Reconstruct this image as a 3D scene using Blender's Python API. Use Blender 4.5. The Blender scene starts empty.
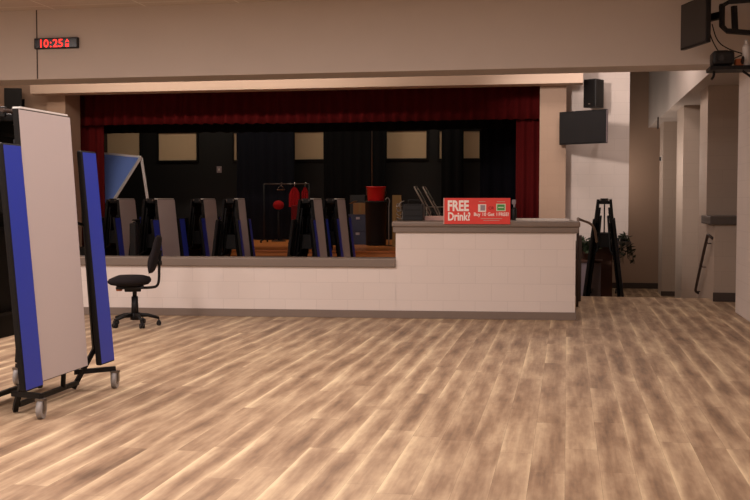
import bpy, bmesh, math, random
from mathutils import Vector, Matrix, Quaternion

scene = bpy.context.scene
col = scene.collection
random.seed(7)
PI = math.pi

# ------------------------------------------------------------------ camera, world, lights, exposure
FPX = 50 / 36 * 750
PSI, TH, EYE = math.atan(192 / FPX), math.atan(50 / FPX), 1.4
Fw = Vector((-math.sin(PSI) * math.cos(TH), math.cos(PSI) * math.cos(TH), -math.sin(TH)))
Rt = Vector((math.cos(PSI), math.sin(PSI), 0))
Up = Rt.cross(Fw)
cam = bpy.data.objects.new('camera', bpy.data.cameras.new('camera'))
cam.data.lens, cam.data.sensor_width = 50, 36
cam.data.clip_end = 200
cam.matrix_world = Matrix(((Rt.x, Up.x, -Fw.x, 0), (Rt.y, Up.y, -Fw.y, 0), (Rt.z, Up.z, -Fw.z, EYE), (0, 0, 0, 1)))
col.objects.link(cam)
scene.camera = cam

scene.view_settings.view_transform = 'Standard'
scene.view_settings.look = 'None'
scene.view_settings.gamma = 1
scene.view_settings.use_curve_mapping = False
scene.view_settings.exposure = 0.8

world = bpy.data.worlds.new('world'); scene.world = world
world.use_nodes = True
world.node_tree.nodes['Background'].inputs[0].default_value = (1, .86, .76, 1)
world.node_tree.nodes['Background'].inputs[1].default_value = 0.05

def area(name, loc, sx, sy, watts, color=(1, .80, .66), rot=(0, 0, 0)):
    l = bpy.data.lights.new(name, 'AREA'); l.shape = 'RECTANGLE'
    l.size, l.size_y, l.energy, l.color = sx, sy, watts, color
    o = bpy.data.objects.new(name, l); o.location = loc; o.rotation_euler = rot
    col.objects.link(o); return o

# ceiling troffers of the dining room
WARM = (1, .85, .79)
for ly, lw in ((1.0, 40), (4.6, 62), (8.2, 46)):
    for lx in (-8.2, -5.0, -1.9):
        area('ceiling_lamp', (lx, ly, 3.8), .6, 1.2, lw, WARM)
# high ceiling lamps over the sunken aisle in front of the stage
for lx, lw in ((-10.0, 16), (-7.6, 12), (-5.0, 5)):
    area('aisle_lamp', (lx, 14.9, 4.55), 1.2, .6, lw, (1, .80, .66))
# long unseen light added behind the beam to brighten the proscenium band
cove = area('proscenium_fill', (-6.0, 14.3, 4.35), 5.6, .2, 25, (1, .80, .66), (math.radians(84), 0, 0))
cove.data.spread = math.radians(75)
# spot added to brighten the television wall, set left for its shadow direction
sp = bpy.data.lights.new('wall_fill_spot', 'SPOT'); sp.energy, sp.color, sp.spot_size, sp.spot_blend, sp.shadow_soft_size = 260, (1, .82, .72), math.radians(46), .8, .22
so = bpy.data.objects.new('wall_fill_spot', sp); so.location = (-1.45, 13.4, 3.75); col.objects.link(so)
so.rotation_euler = (Vector((.35, 18.3, 2.3)) - so.location).to_track_quat('-Z', 'Y').to_euler()
# unseen sideways lights added to brighten the wing walls of the right corridor
for ly, lw in ((19.6, 9), (21.8, 9), (23.8, 8)):
    area('corridor_fill', (.72, ly, 2.0), .9, 1.2, lw, (1, .80, .68), (0, math.radians(-86), 0))
area('corridor_fill', (.45, 16.3, 4.45), .5, 1.4, 20, (1, .82, .74), (0, math.radians(-34), 0))  # added from above to brighten the near wing and half wall
area('aisle_lamp', (-.6, 16.2, 4.55), .9, .6, 12, (1, .80, .68))  # extra light added to reach the corridor header and far wall
for lx in (-8.6, -5.9, -2.8):  # unseen lights added to brighten the beige panels at the stage rear
    area('stage_fill', (lx, 21.3, 4.5), 1.6, .6, 17, (1, .84, .64))

def at(x, y, Y):
    """the point at distance Y (stage direction) seen at pixel x, y of the photograph"""
    d = Fw + Rt * ((x - 375) / FPX) - Up * ((y - 250) / FPX)
    return Vector((0, 0, EYE)) + d * (Y / d.y)

# ------------------------------------------------------------------ materials
def srgb(r, g, b):
    f = lambda c: (c / 255 / 12.92) if c / 255 <= .04045 else ((c / 255 + .055) / 1.055) ** 2.4
    return (f(r), f(g), f(b), 1)

class NT:
    def __init__(s, name):
        s.m = bpy.data.materials.new(name); s.m.use_nodes = True
        s.t = s.m.node_tree; s.b = s.t.nodes['Principled BSDF']
    def n(s, kind, **kw):
        o = s.t.nodes.new('ShaderNode' + kind)
        for k, v in kw.items(): setattr(o, k, v)
        return o
    def l(s, a, b): s.t.links.new(a, b)
    def math(s, op, a, b=None, c=None):
        o = s.n('Math', operation=op)
        for i, v in enumerate((a, b, c)):
            if v is None: continue
            if isinstance(v, (int, float)): o.inputs[i].default_value = v
            else: s.l(v, o.inputs[i])
        return o.outputs[0]
    def mix(s, fac, a, b, blend='MIX'):
        o = s.n('Mix', data_type='RGBA', blend_type=blend)
        for i, v in ((0, fac), (6, a), (7, b)):
            if isinstance(v, (int, float)): o.inputs[i].default_value = v
            elif isinstance(v, tuple): o.inputs[i].default_value = v
            else: s.l(v, o.inputs[i])
        return o.outputs[2]
    def noise(s, vec, scale, detail=3, rough=.5):
        o = s.n('TexNoise'); o.inputs['Scale'].default_value = scale
        o.inputs['Detail'].default_value = detail; o.inputs['Roughness'].default_value = rough
        s.l(vec, o.inputs['Vector']); return o.outputs['Fac']
    def pos(s):
        g = s.n('NewGeometry'); return g.outputs['Position']
    def obj(s):
        g = s.n('TexCoord'); return g.outputs['Object']
    def xyz(s, v):
        o = s.n('SeparateXYZ'); s.l(v, o.inputs[0]); return o.outputs
    def comb(s, x, y, z):
        o = s.n('CombineXYZ')
        for i, v in enumerate((x, y, z)):
            if isinstance(v, (int, float)): o.inputs[i].default_value = v
            else: s.l(v, o.inputs[i])
        return o.outputs[0]
    def ramp(s, fac, stops):
        o = s.n('ValToRGB'); e = o.color_ramp.elements
        while len(e) < len(stops): e.new(.5)
        for el, (p, c) in zip(e, stops): el.position, el.color = p, c
        s.l(fac, o.inputs[0]); return o.outputs[0]
    def bump(s, h, strength=.2, dist=.01):
        o = s.n('Bump'); o.inputs['Strength'].default_value = strength; o.inputs['Distance'].default_value = dist
        s.l(h, o.inputs['Height']); s.l(o.outputs[0], s.b.inputs['Normal'])

def plain(name, rgb, rough=.5, metal=0, var=.06, scale=40, bump=0, emit=None, spec=None):
    """a paint, plastic or metal with a faint mottling"""
    k = NT(name); c = srgb(*rgb)
    f = k.noise(k.obj(), scale, 3)
    lo = tuple(v * (1 - var) for v in c[:3]) + (1,); hi = tuple(min(1, v * (1 + var)) for v in c[:3]) + (1,)
    k.l(k.mix(f, lo, hi), k.b.inputs['Base Color'])
    k.b.inputs['Roughness'].default_value = rough; k.b.inputs['Metallic'].default_value = metal
    if spec is not None: k.b.inputs['Specular IOR Level'].default_value = spec
    if bump: k.bump(f, bump, .004)
    if emit:
        k.b.inputs['Emission Color'].default_value = srgb(*rgb); k.b.inputs['Emission Strength'].default_value = emit
    return k.m

def block(name, rgb, mortar=.86, offs=.01, rough=.55):
    """painted concrete block, courses of 20 cm"""
    k = NT(name); c = srgb(*rgb); p = k.xyz(k.pos())
    br = k.n('TexBrick'); br.offset = .5
    k.l(k.comb(k.math('ADD', p[0], p[1]), k.math('SUBTRACT', p[2], offs), 0), br.inputs['Vector'])
    br.inputs['Scale'].default_value = 1; br.inputs['Brick Width'].default_value = .406; br.inputs['Row Height'].default_value = .203
    br.inputs['Mortar Size'].default_value = .006; br.inputs['Mortar Smooth'].default_value = .6; br.inputs['Bias'].default_value = 0
    br.inputs['Color1'].default_value = c; br.inputs['Color2'].default_value = tuple(v * .97 for v in c[:3]) + (1,)
    br.inputs['Mortar'].default_value = tuple(v * mortar for v in c[:3]) + (1,)
    k.l(br.outputs['Color'], k.b.inputs['Base Color'])
    n = k.noise(k.pos(), 60, 3)
    k.bump(k.math('SUBTRACT', k.math('MULTIPLY', n, .25), br.outputs['Fac']), .16, .005)
    k.b.inputs['Roughness'].default_value = rough; k.b.inputs['Specular IOR Level'].default_value = .1 if rough > .8 else .4
    return k.m

def floor_mat(name):
    """wood-look vinyl planks laid towards the stage"""
    k = NT(name); p = k.xyz(k.pos())
    W, Lp = .178, 1.22
    xs = k.math('DIVIDE', p[0], W); row = k.math('FLOOR', xs); u = k.math('FRACT', xs)
    wn = k.n('TexWhiteNoise', noise_dimensions='1D'); k.l(row, wn.inputs['W'])
    ys = k.math('ADD', k.math('DIVIDE', p[1], Lp), k.math('MULTIPLY', wn.outputs['Value'], 3.7))
    pl = k.math('FLOOR', ys); v = k.math('FRACT', ys)
    w2 = k.n('TexWhiteNoise', noise_dimensions='2D'); k.l(k.comb(row, pl, 0), w2.inputs['Vector'])
    rnd = w2.outputs['Value']; rc = k.xyz(w2.outputs['Color'])
    off = k.math('MULTIPLY', wn.outputs['Value'], 57.0)
    off2 = k.math('ADD', off, k.math('MULTIPLY', rnd, .5))
    blot = k.noise(k.comb(k.math('ADD', k.math('MULTIPLY', p[0], 7.5), off), k.math('MULTIPLY', p[1], 1.35), off2), 1.0, 4, .55)
    grain = k.noise(k.comb(k.math('ADD', k.math('MULTIPLY', p[0], 46), off), k.math('MULTIPLY', p[1], 2.2), off), 1.0, 4, .6)
    fine = k.noise(k.comb(k.math('MULTIPLY', p[0], 30), k.math('MULTIPLY', p[1], 14), off), 1.0, 3, .6)
    # pale sapwood towards one long edge of a plank
    e1 = k.math('POWER', k.math('SUBTRACT', 1, u), 5); e2 = k.math('POWER', u, 5)
    sap = k.math('ADD', k.math('MULTIPLY', e1, k.math('MULTIPLY', k.math('POWER', rc[0], 1.6), 1.3)), k.math('MULTIPLY', e2, k.math('MULTIPLY', rc[1], .5)))
    f = k.math('ADD', k.math('MULTIPLY', k.math('SUBTRACT', blot, .5), 1.4), .42)
    f = k.math('ADD', f, k.math('MULTIPLY', k.math('SUBTRACT', grain, .5), .42))
    f = k.math('ADD', f, k.math('MULTIPLY', k.math('SUBTRACT', fine, .5), .18))
    f = k.math('ADD', f, k.math('MULTIPLY', k.math('SUBTRACT', rnd, .5), .07))
    f = k.math('ADD', f, k.math('MULTIPLY', sap, .42))
    core = k.math('SUBTRACT', k.math('POWER', k.math('ABSOLUTE', k.math('SUBTRACT', k.math('MULTIPLY', u, 2), 1)), 2), .38)
    f = k.math('ADD', f, k.math('MULTIPLY', core, k.math('ADD', .08, k.math('MULTIPLY', wn.outputs['Value'], .24))))
    c = k.ramp(f, [(0, srgb(106, 86, 69)), (.3, srgb(148, 123, 99)), (.58, srgb(180, 156, 128)), (1, srgb(222, 202, 166))])
    gap = k.math('MAXIMUM', k.math('LESS_THAN', u, .012), k.math('LESS_THAN', v, .0022))
    c = k.mix(k.math('MULTIPLY', gap, .45), c, srgb(80, 60, 46))
    k.l(c, k.b.inputs['Base Color'])
    k.b.inputs['Roughness'].default_value = .52; k.b.inputs['Specular IOR Level'].default_value = .3
    k.bump(k.math('SUBTRACT', k.math('MULTIPLY', grain, .3), gap), .1, .003)
    return k.m

def stage_wood(name):
    k = NT(name); p = k.xyz(k.pos())
    row = k.math('FLOOR', k.math('DIVIDE', p[1], .057))
    w = k.n('TexWhiteNoise', noise_dimensions='1D'); k.l(row, w.inputs['W'])
    g = k.noise(k.comb(k.math('MULTIPLY', p[0], 2), k.math('MULTIPLY', p[1], 50), k.math('MULTIPLY', p[2], 50)), 1, 3)
    f = k.math('ADD', k.math('MULTIPLY', w.outputs['Value'], .4), k.math('MULTIPLY', g, .6))
    k.l(k.ramp(f, [(.2, srgb(168, 92, 44)), (.8, srgb(222, 142, 78))]), k.b.inputs['Base Color'])
    k.b.inputs['Roughness'].default_value = .28
    return k.m

def ceiling_mat(name):
    k = NT(name); p = k.xyz(k.pos())
    u = k.math('FRACT', k.math('DIVIDE', k.math('ADD', p[0], .35), 1.22)); v = k.math('FRACT', k.math('DIVIDE', p[1], .61))
    g = k.math('MAXIMUM', k.math('LESS_THAN', u, .02), k.math('LESS_THAN', v, .04))
    n = k.noise(k.pos(), 45, 4)
    c = k.mix(n, srgb(196, 184, 172), srgb(214, 202, 190))
    k.l(k.mix(g, c, srgb(226, 218, 208)), k.b.inputs['Base Color']); k.b.inputs['Roughness'].default_value = .9
    k.bump(k.math('ADD', n, g), .25, .01)
    return k.m

def fabric(name, rgb, scale=260, var=.3, rough=.9):
    k = NT(name); c = srgb(*rgb); n = k.noise(k.obj(), scale, 2)
    k.l(k.mix(n, tuple(v * (1 - var) for v in c[:3]) + (1,), tuple(v * (1 + var) for v in c[:3]) + (1,)), k.b.inputs['Base Color'])
    k.b.inputs['Roughness'].default_value = rough; k.b.inputs['Specular IOR Level'].default_value = .15
    k.bump(n, .3, .003); return k.m

M = dict(
    floor=floor_mat('vinyl_planks'), ceil=ceiling_mat('ceiling_tiles'), stagewood=stage_wood('stage_boards'),
    block=block('white_painted_block', (224, 214, 208), .91), blocktan=block('tan_painted_block', (186, 170, 156), .92),
    plaster=plain('painted_plaster', (202, 192, 184), .8, scale=3, var=.03), plastertan=plain('tan_plaster', (182, 156, 136), .8, scale=3, var=.03),
    band=plain('proscenium_paint', (210, 188, 170), .7, scale=3, var=.04),
    cap=plain('grey_solid_surface', (122, 109, 99), .45, scale=60), base=plain('grey_rubber_base', (124, 110, 100), .6),
    darkbase=plain('dark_rubber_base', (74, 62, 56), .6), darkcap=plain('dark_laminate_cap', (84, 76, 70), .5),
    blackwall=block('black_painted_block', (12, 12, 14), .9), black=plain('black_powder_coat', (16, 15, 16), .5, spec=.25),
    blackplastic=plain('black_plastic', (22, 21, 22), .45, spec=.3), edge=plain('black_edge_band', (20, 18, 18), .6, spec=.2),
    laminate=plain('grey_laminate', (188, 177, 176), .45, scale=120, var=.03), blue=plain('blue_laminate', (36, 56, 166), .42, scale=90, var=.04),
    chrome=plain('chrome', (190, 186, 182), .25, 1), steel=plain('brushed_steel', (140, 134, 128), .4, 1), greyrub=plain('grey_wheel_rubber', (150, 146, 144), .6),
    chairfab=fabric('charcoal_weave', (34, 30, 32)), redvel=fabric('dark_red_velour', (88, 16, 18), 120), blackvel=fabric('black_drape', (11, 11, 14), 120),
    navyvel=fabric('navy_black_drape', (14, 16, 26), 120), blind=plain('beige_panel', (196, 172, 142), .8, scale=8, var=.03),
    red=plain('red_plastic', (196, 20, 24), .4), redcloth=fabric('dark_red_cloth', (132, 16, 20), 60), signred=plain('red_sign_board', (222, 62, 54), .5, var=.02), white=plain('white_print', (246, 236, 230), .6, var=.02),
    darkred=plain('dark_red_print', (150, 24, 28), .6), green=plain('green_print', (70, 150, 70), .6), palegreen=plain('pale_green_print', (200, 222, 190), .6),
    led=plain('red_led', (255, 40, 34), .5, emit=1.7), screen=plain('dark_screen', (30, 31, 34), .22, spec=.5),
    pingblue=plain('sky_blue_table_paint', (124, 160, 248), .5), linewhite=plain('white_edge_strip', (226, 226, 230), .6),
    bluebin=plain('navy_blue_plastic', (18, 23, 56), .5), jamb=block('tan_jamb_block', (180, 154, 134), .95), card=plain('cardboard', (128, 90, 52), .85, scale=20), board=plain('olive_brown_board', (126, 98, 52), .7, scale=12),
    paper=plain('white_paper', (238, 230, 222), .8), pinkbox=plain('pale_pink_card', (196, 160, 150), .8), greybin=plain('mauve_grey_plastic', (148, 136, 142), .5),
    brownwood=plain('dark_brown_wood', (82, 52, 38), .6, scale=14), leaf=plain('dark_green_leaf', (44, 62, 34), .6, scale=18, var=.3), leafdark=plain('deep_green_leaf', (36, 46, 30), .6, scale=18, var=.3), soil=plain('potting_soil', (40, 30, 24), .9),
    rail=plain('brown_grey_rail_paint', (128, 110, 100), .45), darkrail=plain('dark_bronze_rail', (62, 48, 42), .4), orange=plain('orange_plastic', (180, 96, 50), .5), offwhite=plain('off_white_plastic', (214, 210, 206), .5),
)

# ------------------------------------------------------------------ mesh builder
class MB:
    def __init__(s): s.bm = bmesh.new(); s.mi = 0
    def _new(s, before):
        fs = [f for f in s.bm.faces if f not in before]
        return fs
    def mat(s, i): s.mi = i; return s
    def hexa(s, pts, bevel=0, seg=2):
        """eight corners: bottom ring then top ring"""
        vs = [s.bm.verts.new(p) for p in pts]
        q = [(3, 2, 1, 0), (4, 5, 6, 7), (0, 1, 5, 4), (1, 2, 6, 5), (2, 3, 7, 6), (3, 0, 4, 7)]
        fs = [s.bm.faces.new([vs[i] for i in f]) for f in q]
        for f in fs: f.material_index = s.mi
        if bevel:
            es = {e for f in fs for e in f.edges}
            r = bmesh.ops.bevel(s.bm, geom=list(es), offset=bevel, segments=seg, profile=.5, affect='EDGES')
            for f in r['faces']: f.material_index = s.mi
        return s
    def box(s, c, d, rot=None, bevel=0, seg=2):
        c = Vector(c); hx, hy, hz = d[0] / 2, d[1] / 2, d[2] / 2
        ps = [Vector(p) for p in ((-hx, -hy, -hz), (hx, -hy, -hz), (hx, hy, -hz), (-hx, hy, -hz), (-hx, -hy, hz), (hx, -hy, hz), (hx, hy, hz), (-hx, hy, hz))]
        if rot is not None: ps = [rot @ p for p in ps]
        return s.hexa([c + p for p in ps], bevel, seg)
    def span(s, a, b, bevel=0, seg=2):
        return s.box([(a[i] + b[i]) / 2 for i in range(3)], [abs(b[i] - a[i]) for i in range(3)], None, bevel, seg)
    def tube(s, pts, r, seg=8, smooth=0, closed=False, flat=None):
        pts = [Vector(p) for p in pts]
        for _ in range(smooth):
            n = len(pts); out = []
            if not closed: out.append(pts[0])
            for i in range(n if closed else n - 1):
                a, b = pts[i], pts[(i + 1) % n]
                out += [a * .75 + b * .25, a * .25 + b * .75]
            if not closed: out.append(pts[-1])
            pts = out
        n = len(pts); rings = []
        rs = r if isinstance(r, (list, tuple)) else None
        ref = None
        for i, p in enumerate(pts):
            a = pts[i - 1] if (i > 0 or closed) else p; b = pts[(i + 1) % n] if (i < n - 1 or closed) else p
            t = (b - a).normalized()
            if ref is None:
                ref = Vector((0, 0, 1)) if abs(t.z) < .9 else Vector((1, 0, 0))
                ref = (ref - t * ref.dot(t)).normalized()
            else:
                ref = (ref - t * ref.dot(t)).normalized()
            bi = t.cross(ref)
            rr = r if rs is None else rs[0] + (rs[1] - rs[0]) * i / max(1, n - 1)
            sc = 1
            if 0 < i < n - 1 or closed:
                d1, d2 = (p - a).normalized(), (b - p).normalized()
                sc = min(1.5, 1 / max(.4, math.sqrt(max(.0, (1 + d1.dot(d2)) / 2))))
            rings.append([s.bm.verts.new(p + (ref * math.cos(2 * PI * j / seg + PI / seg) + bi * math.sin(2 * PI * j / seg + PI / seg)) * rr * (sc if seg == 4 else 1)) for j in range(seg)])
        for i in range(n if closed else n - 1):
            A, B = rings[i], rings[(i + 1) % n]
            for j in range(seg):
                f = s.bm.faces.new((A[j], A[(j + 1) % seg], B[(j + 1) % seg], B[j])); f.material_index = s.mi; f.smooth = seg > 4
        if not closed:
            s.bm.faces.new(rings[0][::-1]).material_index = s.mi; s.bm.faces.new(rings[-1]).material_index = s.mi
        return s
    def cyl(s, a, b, r, r2=None, seg=20): return s.tube([a, b], (r, r if r2 is None else r2), seg)
    def lathe(s, prof, c=(0, 0, 0), axis=(0, 0, 1), seg=24):
        c = Vector(c); q = Vector((0, 0, 1)).rotation_difference(Vector(axis)); rings = []
        for r, z in prof:
            rings.append([s.bm.verts.new(c + q @ Vector((r * math.cos(2 * PI * j / seg), r * math.sin(2 * PI * j / seg), z))) for j in range(seg)])
        for A, B in zip(rings, rings[1:]):
            for j in range(seg):
                f = s.bm.faces.new((A[j], A[(j + 1) % seg], B[(j + 1) % seg], B[j])); f.material_index = s.mi; f.smooth = True
        s.bm.faces.new(rings[0][::-1]).material_index = s.mi; s.bm.faces.new(rings[-1]).material_index = s.mi
        return s
    def grid(s, fn, nu, nv, thick=None):
        vs = [[s.bm.verts.new(fn(i / nu, j / nv)) for j in range(nv + 1)] for i in range(nu + 1)]
        for i in range(nu):
            for j in range(nv):
                f = s.bm.faces.new((vs[i][j], vs[i + 1][j], vs[i + 1][j + 1], vs[i][j + 1])); f.smooth = True; f.material_index = s.mi
        if thick:
            t = Vector(thick)
            ws = [[s.bm.verts.new(vs[i][j].co + t) for j in range(nv + 1)] for i in range(nu + 1)]
            for i in range(nu):
                for j in range(nv):
                    f = s.bm.faces.new((ws[i][j], ws[i][j + 1], ws[i + 1][j + 1], ws[i + 1][j])); f.smooth = True; f.material_index = s.mi
            rim = [(vs[i][0], ws[i][0]) for i in range(nu + 1)] + [(vs[nu][j], ws[nu][j]) for j in range(1, nv + 1)] + [(vs[i][nv], ws[i][nv]) for i in range(nu - 1, -1, -1)] + [(vs[0][j], ws[0][j]) for j in range(nv - 1, 0, -1)]
            for k in range(len(rim)):
                (a, b), (c, d) = rim[k], rim[(k + 1) % len(rim)]
                s.bm.faces.new((a, b, d, c)).material_index = s.mi
        return s
    def build(s, name, mats, parent=None, loc=None, rotz=0):
        bmesh.ops.recalc_face_normals(s.bm, faces=s.bm.faces[:])
        me = bpy.data.meshes.new(name); s.bm.to_mesh(me); s.bm.free()
        for m in (mats if isinstance(mats, (list, tuple)) else [mats]): me.materials.append(M[m] if isinstance(m, str) else m)
        o = bpy.data.objects.new(name, me); col.objects.link(o)
        if parent: o.parent = parent
        if loc is not None: o.location = loc
        o.rotation_euler.z = rotz
        return o

def tag(o, label, cat, group=None, kind=None):
    o['label'] = label; o['category'] = cat
    if group: o['group'] = group
    if kind: o['kind'] = kind
    return o
def thing(name, label, cat, loc=(0, 0, 0), rotz=0, group=None):
    o = bpy.data.objects.new(name, None); col.objects.link(o); o.empty_display_size = .1
    o.location = loc; o.rotation_euler.z = rotz
    return tag(o, label, cat, group)
def struct(name, mb, mat, parent=None):
    o = mb.build(name, mat, parent)
    if not parent: o['kind'] = 'structure'
    return o
def copy_tree(o, parent=None):
    c = o.copy(); col.objects.link(c); c.parent = parent
    for ch in o.children: copy_tree(ch, c)
    return c
def text(name, body, size, mat, parent, origin, xdir, up, align='LEFT', sx=1.0, depth=.0012, bold=0.0):
    """lettering as a mesh; xdir along the line, up upwards, standing out towards xdir x up"""
    cu = bpy.data.curves.new(name, 'FONT'); cu.body = body; cu.size = size; cu.align_x = align
    cu.extrude = depth; cu.offset = bold; cu.resolution_u = 3
    t = bpy.data.objects.new(name, cu); col.objects.link(t)
    dg = bpy.context.evaluated_depsgraph_get(); me = bpy.data.meshes.new_from_object(t.evaluated_get(dg))
    bpy.data.objects.remove(t)
    xd, u = Vector(xdir).normalized(), Vector(up).normalized(); nrm = xd.cross(u)
    for v in me.vertices:
        v.co = Vector(origin) + xd * v.co.x * sx + u * v.co.y + nrm * v.co.z
    me.materials.clear(); me.materials.append(M[mat])
    o = bpy.data.objects.new(name, me); col.objects.link(o); o.parent = parent
    return o

# ------------------------------------------------------------------ the setting
ZL, ZS, ZC, YW = -.65, .5, 4.6, 12.44      # sunken floor, stage floor, high ceiling, half wall face
XR = 2.08
ye = 12.309 - .0769 * 11.1 + .12
struct('floor', MB().hexa([(-11, -4, -.15), (.1, -4, -.15), (.1, 12.43, -.15), (-11, ye, -.15), (-11, -4, 0), (.1, -4, 0), (.1, 12.43, 0), (-11, ye, 0)]).span((.1, -4, -.15), (3.6, 15.42, 0)), 'floor')
struct('floor_sunken', MB().span((-11.2, 11.3, ZL - .15), (4, 25, ZL)), 'floor')
struct('wall_retaining', MB().hexa([(-11, ye - .1, ZL), (.1, 12.33, ZL), (.1, 12.43, ZL), (-11, ye, ZL), (-11, ye - .1, -.151), (.1, 12.33, -.151), (.1, 12.43, -.151), (-11, ye, -.151)]).span((.0, 12.55, ZL), (.1, 15.42, -.001)).span((.1, 15.3, ZL), (2.0, 15.42, -.151)), 'block')
struct('stairs', MB().span((.4, 15.42, ZL), (1.97, 15.72, -.16)).span((.4, 15.72, ZL), (1.97, 16.02, -.33)).span((.4, 16.02, ZL), (1.97, 16.32, -.49)), 'floor')
struct('ceiling', MB().span((-11.2, -4.2, 3.825), (XR + .3, YW, 3.95)), 'ceil')
struct('ceiling_high', MB().span((-11.2, YW, ZC), (4.2, 25, ZC + .1)), 'ceil')
struct('wall_back', MB().span((-11.2, -4.2, -.15), (XR + .3, -4, 3.825)), 'plaster')
struct('wall_left', MB().span((-11.2, -4.2, -.15), (-11, 11.3, 3.825)).span((-11.2, 11.3, ZL), (-11, 25, ZC)), 'plaster')
struct('wall_right', MB().span((XR, -4, 0), (XR + .3, 13.585, 3.825)), 'block')
# beam over the half wall with the fascia above it
struct('wall_beam', MB().span((-11, YW, 2.945), (3.6, YW + .58, ZC)), 'plaster')
sx = at(37, 40, YW).x
struct('trim_1', MB().span((sx - .008, YW - .004, 2.95), (sx + .008, YW, 3.825)), 'darkbase')
# half wall and counter, standing 4.4 degrees skew to the stage
SK, PX, PY = .0768, .1, 12.309
def wall_y(x): return PY + math.tan(SK) * (x - PX)
def skew(name, mb, mat):
    o = struct(name, mb, mat); o.location = (PX, PY, 0); o.rotation_euler.z = SK; return o
def on_wall(x, y, off):
    """the point seen at pixel x, y lying off in front of the counter face"""
    d = Fw + Rt * ((x - 375) / FPX) - Up * ((y - 250) / FPX); m_ = math.tan(SK)
    return Vector((0, 0, EYE)) + d * ((PY - m_ * PX - off) / (d.y - m_ * d.x))
L0 = (-1.99 - PX) / math.cos(SK)
skew('wall_half', MB().span((-11.2, 0, 0), (L0 + .01, .24, .62)), 'block')
skew('trim_2', MB().span((-11.2, -.035, .603), (L0, .275, .708), .012), 'cap')
skew('wall_counter', MB().span((L0, 0, 0), (0, .9, 1.03)), 'block')
skew('trim_3', MB().span((L0 - .03, -.03, 1.016), (.035, .93, 1.09), .012).span((L0 - .045, -.05, 1.082), (.05, .95, 1.15), .02, 3), 'cap')
skew('baseboard_front', MB().span((-11.2, -.014, 0), (.014, 0, .092), .004).span((0, 0, 0), (.014, .9, .092)), 'base')

# proscenium
struct('wall_proscenium', MB().span((-9.62, 17.6, 3.33), (.24, 18.0, ZC)), 'band')
struct('wall_jamb_left', MB().span((-9.5, 18.0, ZL), (-9.14, 18.6, ZC)), 'plastertan')
struct('wall_jamb_right', MB().span((-.471, 18.0, ZL), (-.03, 18.6, ZC)), 'jamb')
struct('wall_side_left', MB().span((-11, 18.15, ZL), (-9.46, 18.6, ZC)), 'plastertan')
struct('wall_side_right', MB().span((-.03, 18.3, .70), (1.03, 18.6, ZC)), 'block')
struct('trim_4', MB().span((-.03, 18.05, .64), (1.07, 18.75, .70), .008), 'darkcap')
struct('wall_under_landing', MB().span((-.03, 18.5, ZL), (.78, 18.62, .64)), 'brownwood')
# stage
struct('floor_stage', MB().span((-9.1, 18.02, ZS - .1), (-.47, 23.5, ZS)).span((-9.1, 18.0, ZS - .035), (-.47, 18.03, ZS + .004), .01), 'stagewood')
struct('wall_stage_apron', MB().span((-9.1, 18.08, ZL), (-.47, 18.2, ZS - .1)), 'stagewood')
struct('wall_stage_back', MB().span((-11, 23.4, ZL), (.9, 23.6, ZC)), 'blackwall')
struct('wall_stage_left', MB().span((-11, 18.6, ZL), (-10.8, 23.4, ZC)), 'blackwall')
struct('wall_stage_right', MB().span((.2, 18.6, ZL), (.4, 23.4, ZC)), 'blackwall')
struct('wall_stage_end', MB().span((-9.14, 17.99, ZL), (-8.72, 18.5, ZS + .006)), 'blackwall')
wn = 0
for x0, y0, x1, y1 in ((101, 129, 139.5, 162), (159, 133, 196.5, 160.5), (234, 133, 268, 160), (295, 132, 323.5, 159.5), (387, 131, 426.5, 158.5), (439.5, 131, 479.5, 158.5)):
    a, b = at(x0, y1, 23.37), at(x1, y0, 23.37); wn += 1
    w = struct('window_%d' % wn, MB().span((a.x, 23.375, a.z), (b.x, 23.399, b.z)), 'blind')
    fr = MB()
    for q in ((a.x - .04, a.z - .04, b.x + .04, a.z), (a.x - .04, b.z, b.x + .04, b.z + .04), (a.x - .04, a.z, a.x, b.z), (b.x, a.z, b.x + .04, b.z)):
        fr.span((q[0], 23.35, q[1]), (q[2], 23.399, q[3]))
    fr.build('window_frame', 'black', w)

# corridor on the right: wing walls under a long header
struct('wall_header_right', MB().span((1.82, 13.02, 3.06), (3.6, 24.8, ZC)), 'plaster')
for k, (ya, yb) in enumerate(((15.85, 16.75), (19.05, 20.17), (22.97, 23.83))):
    struct(('wall_wing_near', 'wall_wing_middle', 'wall_wing_far')[k], MB().span((2.0, ya, ZL), (3.6, yb, 3.06)), 'blocktan')
    struct('baseboard_wing', MB().span((1.99, ya - .012, ZL), (3.6, ya, ZL + .1)), 'darkbase')
struct('wall_far', MB().span((.4, 24.8, ZL), (4, 25, ZC)), 'plastertan')
struct('baseboard_far', MB().span((.6, 24.785, ZL), (3.6, 24.8, ZL + .13)), 'darkbase')
struct('wall_corridor_right', MB().span((3.6, 13.4, ZL - .1), (3.8, 25, ZC)), 'blocktan')
struct('wall_half_right', MB().span((2.0, 14.95, ZL), (3.6, 15.85, 1.07)), 'blocktan')
struct('trim_5', MB().span((1.93, 14.88, 1.06), (3.6, 15.86, 1.18), .012), 'darkcap')
struct('baseboard_half', MB().span((1.99, 14.935, 0), (3.6, 14.95, .125)), 'darkbase')

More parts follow.
